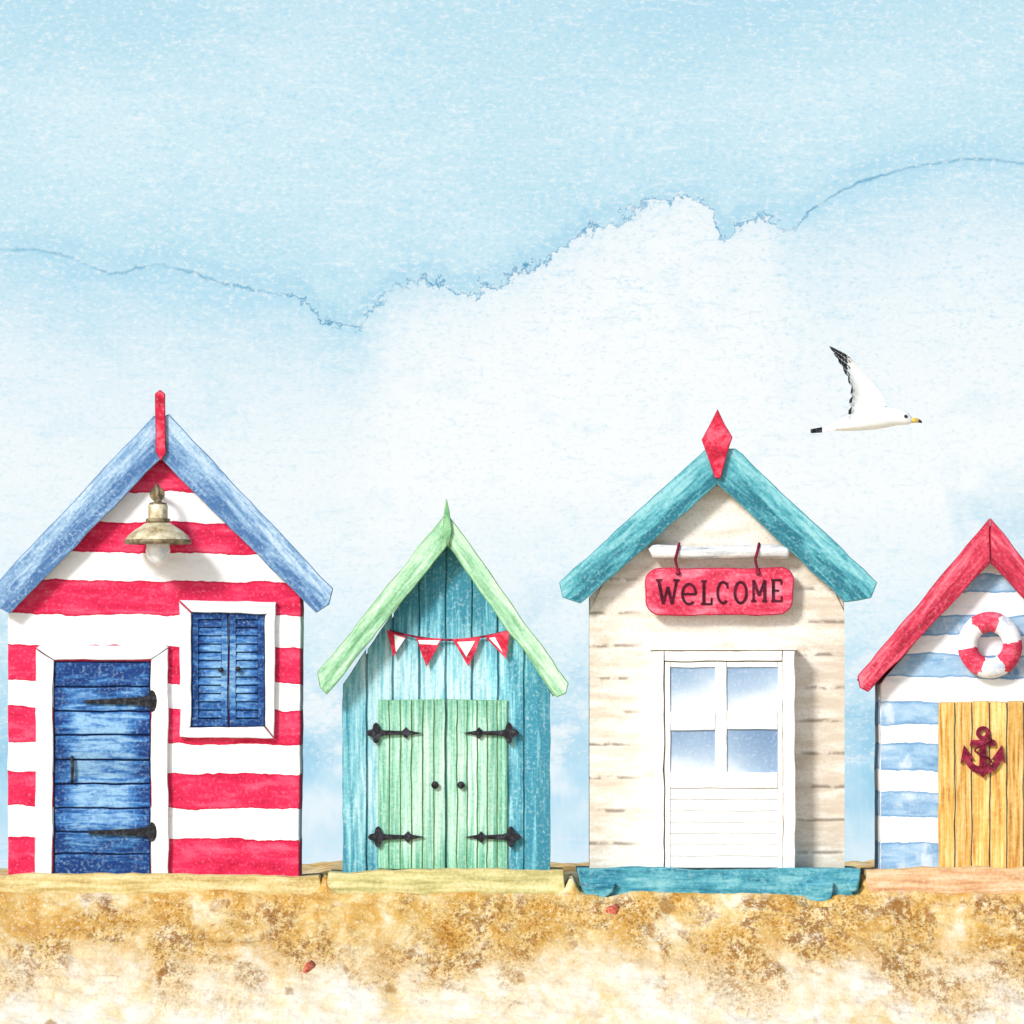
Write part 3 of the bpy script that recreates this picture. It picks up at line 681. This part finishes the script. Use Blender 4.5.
RS = 600.0
def skymat():
    t = NT('watercolour_sky'); co = t.coord(); o = t.xyz(co)
    Lc = lambda c: (*lin(c), 1)
    U = t.math('PINGPONG', t.math('DIVIDE', t.math('MULTIPLY_ADD', o[0], F/RS, 512), 1024), 1.0)
    V = t.math('DIVIDE', t.math('MULTIPLY_ADD', t.math('SUBTRACT', o[2], EYE), -F/RS, HOR), 1024)
    line = [(0,250),(60,254),(110,273),(160,266),(215,281),(255,290),(300,298),(325,320),(345,327),(375,307),(395,288),(430,281),(465,293),(490,284),(540,262),(575,240),(620,217),(655,205),(690,201),(712,212),(726,240),(738,222),(765,216),(790,228),(806,214),(840,192),(880,176),(930,165),(985,160),(1024,165)]
    Lv = t.curve(U, [(x/1024, y/1024*2) for x, y in line])
    Lv = t.math('MULTIPLY', Lv, .5)
    jag = t.curve(U, [(0,.18),(.22,.28),(.3,.6),(.38,1),(.55,1),(.72,1),(.78,.4),(.82,.14),(1,.14)])
    jn = t.math('ADD', t.math('SUBTRACT', t.noise(co, .8, 6, .75), .5), t.math('MULTIPLY_ADD', t.noise(co, 1.8, 3, .6), .55, -.275))
    j = t.math('MULTIPLY', jn, t.math('MULTIPLY', jag, .058))
    d = t.math('ADD', t.math('SUBTRACT', V, Lv), j)
    wash = t.noise(t.mapping(co, scale=(.6, 1, 1.1)), .075, 4, .5, .3)
    mott = t.noise(t.mapping(co, scale=(.7, 1, 1.1)), .34, 6, .68, .4)
    gr = t.noise(t.mapping(co, scale=(.8, 1, 1.2)), 3.8, 4, .72)
    gr2 = t.noise(t.mapping(co, scale=(.32, 1, 1.6)), 1.6, 5, .72)
    up = t.ramp(wash, [(.3, Lc((186,226,242))), (.5, Lc((202,234,246))), (.7, Lc((219,242,250)))])
    up = t.mix(t.math('MULTIPLY', t.smooth(d, -.12, 0), .4), up, Lc((184,226,243)))
    up = t.mix(t.smooth(V, .1, 0, 0, .35), up, Lc((176,220,239)))
    vv = t.math('ADD', V, t.math('ADD', t.math('MULTIPLY_ADD', wash, .26, -.13), t.math('MULTIPLY_ADD', mott, .08, -.04)))
    low = t.ramp(vv, [(.2, Lc((250,254,255))), (.46, Lc((252,255,255))), (.54, Lc((240,250,254))), (.62, Lc((220,242,251))), (.71, Lc((194,229,246))), (.84, Lc((166,215,240)))])
    side = t.curve(U, [(0,1),(.2,1),(.32,.95),(.40,.66),(.5,.40),(.6,.28),(.7,.28),(.77,.62),(.84,1),(1,1)])
    fal = t.curve(U, [(0,.17),(.2,.17),(.34,.29),(.42,.52),(.55,.62),(.7,.52),(.8,.24),(.9,.23),(1,.23)])
    fd = t.math('EXPONENT', t.math('MULTIPLY', t.math('MULTIPLY', t.math('MAXIMUM', t.math('ADD', d, t.math('MULTIPLY_ADD', mott, .09, -.045)), 0.), -50.), fal))
    fd = t.math('MULTIPLY', t.math('MULTIPLY', fd, side), t.smooth(wash, .25, .6, .8, 1.))
    low = t.mix(t.math('MINIMUM', fd, .95), low, Lc((182,225,243)))
    low = t.mix(t.math('MULTIPLY', t.smooth(mott, .48, .34), .16), low, Lc((184,227,244)))
    rr = t.math('MULTIPLY', t.smooth(t.math('ADD', U, t.math('MULTIPLY_ADD', t.noise(co, .3, 4), .2, -.1)), .93, .98), t.smooth(t.math('ABSOLUTE', t.math('SUBTRACT', V, .51)), .07, .0))
    low = t.mix(t.math('MULTIPLY', rr, .5), low, Lc((172,219,240)))
    bn = t.noise(t.mapping(co, scale=(.7,1,1)), .28, 6, .65)
    blot = t.math('MULTIPLY', t.smooth(bn, .5, .62), t.smooth(V, .52, .70))
    low = t.mix(t.math('MULTIPLY', blot, .75), low, Lc((248,253,255)))
    blo2 = t.math('MULTIPLY', t.smooth(bn, .48, .36), t.smooth(V, .52, .70))
    low = t.mix(t.math('MULTIPLY', blo2, .65), low, Lc((146,205,234)))
    msk = t.smooth(d, -.0010, .0010)
    col = t.mix(msk, up, low)
    wdt = t.math('MULTIPLY_ADD', t.smooth(t.noise(co, .6, 4), .4, .65), t.math('MULTIPLY_ADD', jag, .0018, .0002), .0012)
    dn = t.math('DIVIDE', d, wdt)
    ln = t.math('EXPONENT', t.math('MULTIPLY', t.math('MULTIPLY', dn, dn), -1.))
    ls = t.math('MULTIPLY', t.smooth(t.noise(co, .45, 5, .65), .36, .56, .4, 1.), t.curve(U, [(0,.5),(.2,.62),(.32,.95),(.45,1),(.7,1),(.76,.75),(.82,.82),(.9,.65),(1,.55)]))
    col = t.mix(t.math('MULTIPLY', ln, t.math('MULTIPLY', ls, .97)), col, Lc((70,152,194)))
    d2 = t.math('ADD', d, .012); dn2 = t.math('DIVIDE', d2, .009)
    ln2 = t.math('EXPONENT', t.math('MULTIPLY', t.math('MULTIPLY', dn2, dn2), -1.))
    col = t.mix(t.math('MULTIPLY', ln2, t.math('MULTIPLY', ls, .35)), col, Lc((142,204,230)))
    # paper grain
    lowk = t.smooth(V, .25, .42, 1, .6)
    col = t.mix(t.smooth(gr, .52, .68, 0, .55), col, Lc((252,255,255)))
    col = t.mix(t.math('MULTIPLY', t.smooth(gr, .48, .30, 0, .48), lowk), col, Lc((158,215,240)))
    col = t.mix(t.smooth(gr2, .54, .7, 0, .42), col, Lc((250,254,255)))
    col = t.mix(t.math('MULTIPLY', t.smooth(gr2, .45, .3, 0, .34), lowk), col, Lc((166,218,240)))
    e = t.n('ShaderNodeEmission'); t.put(e.inputs[0], col); e.inputs[1].default_value = 1.0
    ou = t.n('ShaderNodeOutputMaterial'); t.t.links.new(e.outputs[0], ou.inputs[0])
    return t.m
vs = []; fs = []; n = 48
for i in range(n+1):
    a = math.radians(-60 + 120*i/n)
    for z in (-4, 260): vs.append((RS*math.sin(a), -D+RS*math.cos(a), z))
for i in range(n): fs.append((i*2, i*2+1, i*2+3, i*2+2))
me = bpy.data.meshes.new('sky'); me.from_pydata(vs, [], fs); me.materials.append(skymat())
o = bpy.data.objects.new('sky', me); C.objects.link(o); o['kind'] = 'structure'

# red shell fragments lying flat on the slope
def ground_at(px, py):
    y = .3
    while y > -5:
        s = (D+y)/F; x = (px-512)*s; z = hz(x, y)
        if HOR + (EYE-z)/s >= py: return Vector((x, y, z))
        y -= .01
shellm = paint('red_shell', (206,96,70), (160,56,40), (228,146,116), wash=20, gamt=.3)
for px, py, w, hgt, lab in ((309,967,.045,.16,'narrow red shell fragment low on the sand slope in front of the left huts'), (613,909,.06,.11,'small red shell fragment on the sand just below the teal plinth')):
    c = ground_at(px, py); m = MB()
    n_ = 14; top = []; bot = []
    for k in range(n_):
        a = 2*math.pi*k/n_; rr = 1+.18*math.sin(3*a+px)+.1*math.sin(5*a)
        x, y = w*rr*math.cos(a)+.03*math.sin(a), hgt*rr*math.sin(a)
        zz = hz(c.x+x, c.y+y)
        top.append(Vector((c.x+x, c.y+y, zz+.012))); bot.append(Vector((c.x+x*1.05, c.y+y*1.05, zz-.02)))
    ct = Vector((c.x, c.y, hz(c.x, c.y)+.03))
    m.add(top+bot+[ct], [[k, (k+1)%n_, 2*n_] for k in range(n_)]+[[k, k+n_, (k+1)%n_+n_, (k+1)%n_] for k in range(n_)], 0, True)
    o = m.build('shell_fragment', shellm, None, 0); tag(o, lab, 'shell')

# ================================================================ LIGHT, CAMERA
ld = Vector((.58, .80, -.60)).normalized()
sun = bpy.data.lights.new('sun', 'SUN'); sun.energy = 3.75; sun.angle = math.radians(11); sun.color = (1, .98, .94)
so = bpy.data.objects.new('sun', sun); C.objects.link(so); so.rotation_euler = ld.to_track_quat('-Z', 'Y').to_euler(); so.location = (-10,-20,15)
w = bpy.data.worlds.new('World'); bpy.context.scene.world = w; w.use_nodes = True
nt_ = w.node_tree; bg = nt_.nodes['Background']; sk = nt_.nodes.new('ShaderNodeTexSky'); sk.sky_type = 'NISHITA'; sk.sun_disc = False
sk.sun_elevation = math.asin(-ld.z); sk.sun_rotation = math.atan2(-ld.x, -ld.y) % (2*math.pi)
nt_.links.new(sk.outputs[0], bg.inputs[0]); bg.inputs[1].default_value = .15
cam = bpy.data.cameras.new('camera'); cam.lens = 36*F/1024; cam.sensor_width = 36; cam.shift_y = (HOR-512)/1024; cam.clip_end = 3000; cam.clip_start = .5
cobj = bpy.data.objects.new('camera', cam); C.objects.link(cobj); cobj.location = (0, -D, EYE); cobj.rotation_euler = (math.pi/2, 0, 0)
sc = bpy.context.scene; sc.camera = cobj
sc.view_settings.view_transform = 'Standard'; sc.view_settings.look = 'None'; sc.view_settings.exposure = 0
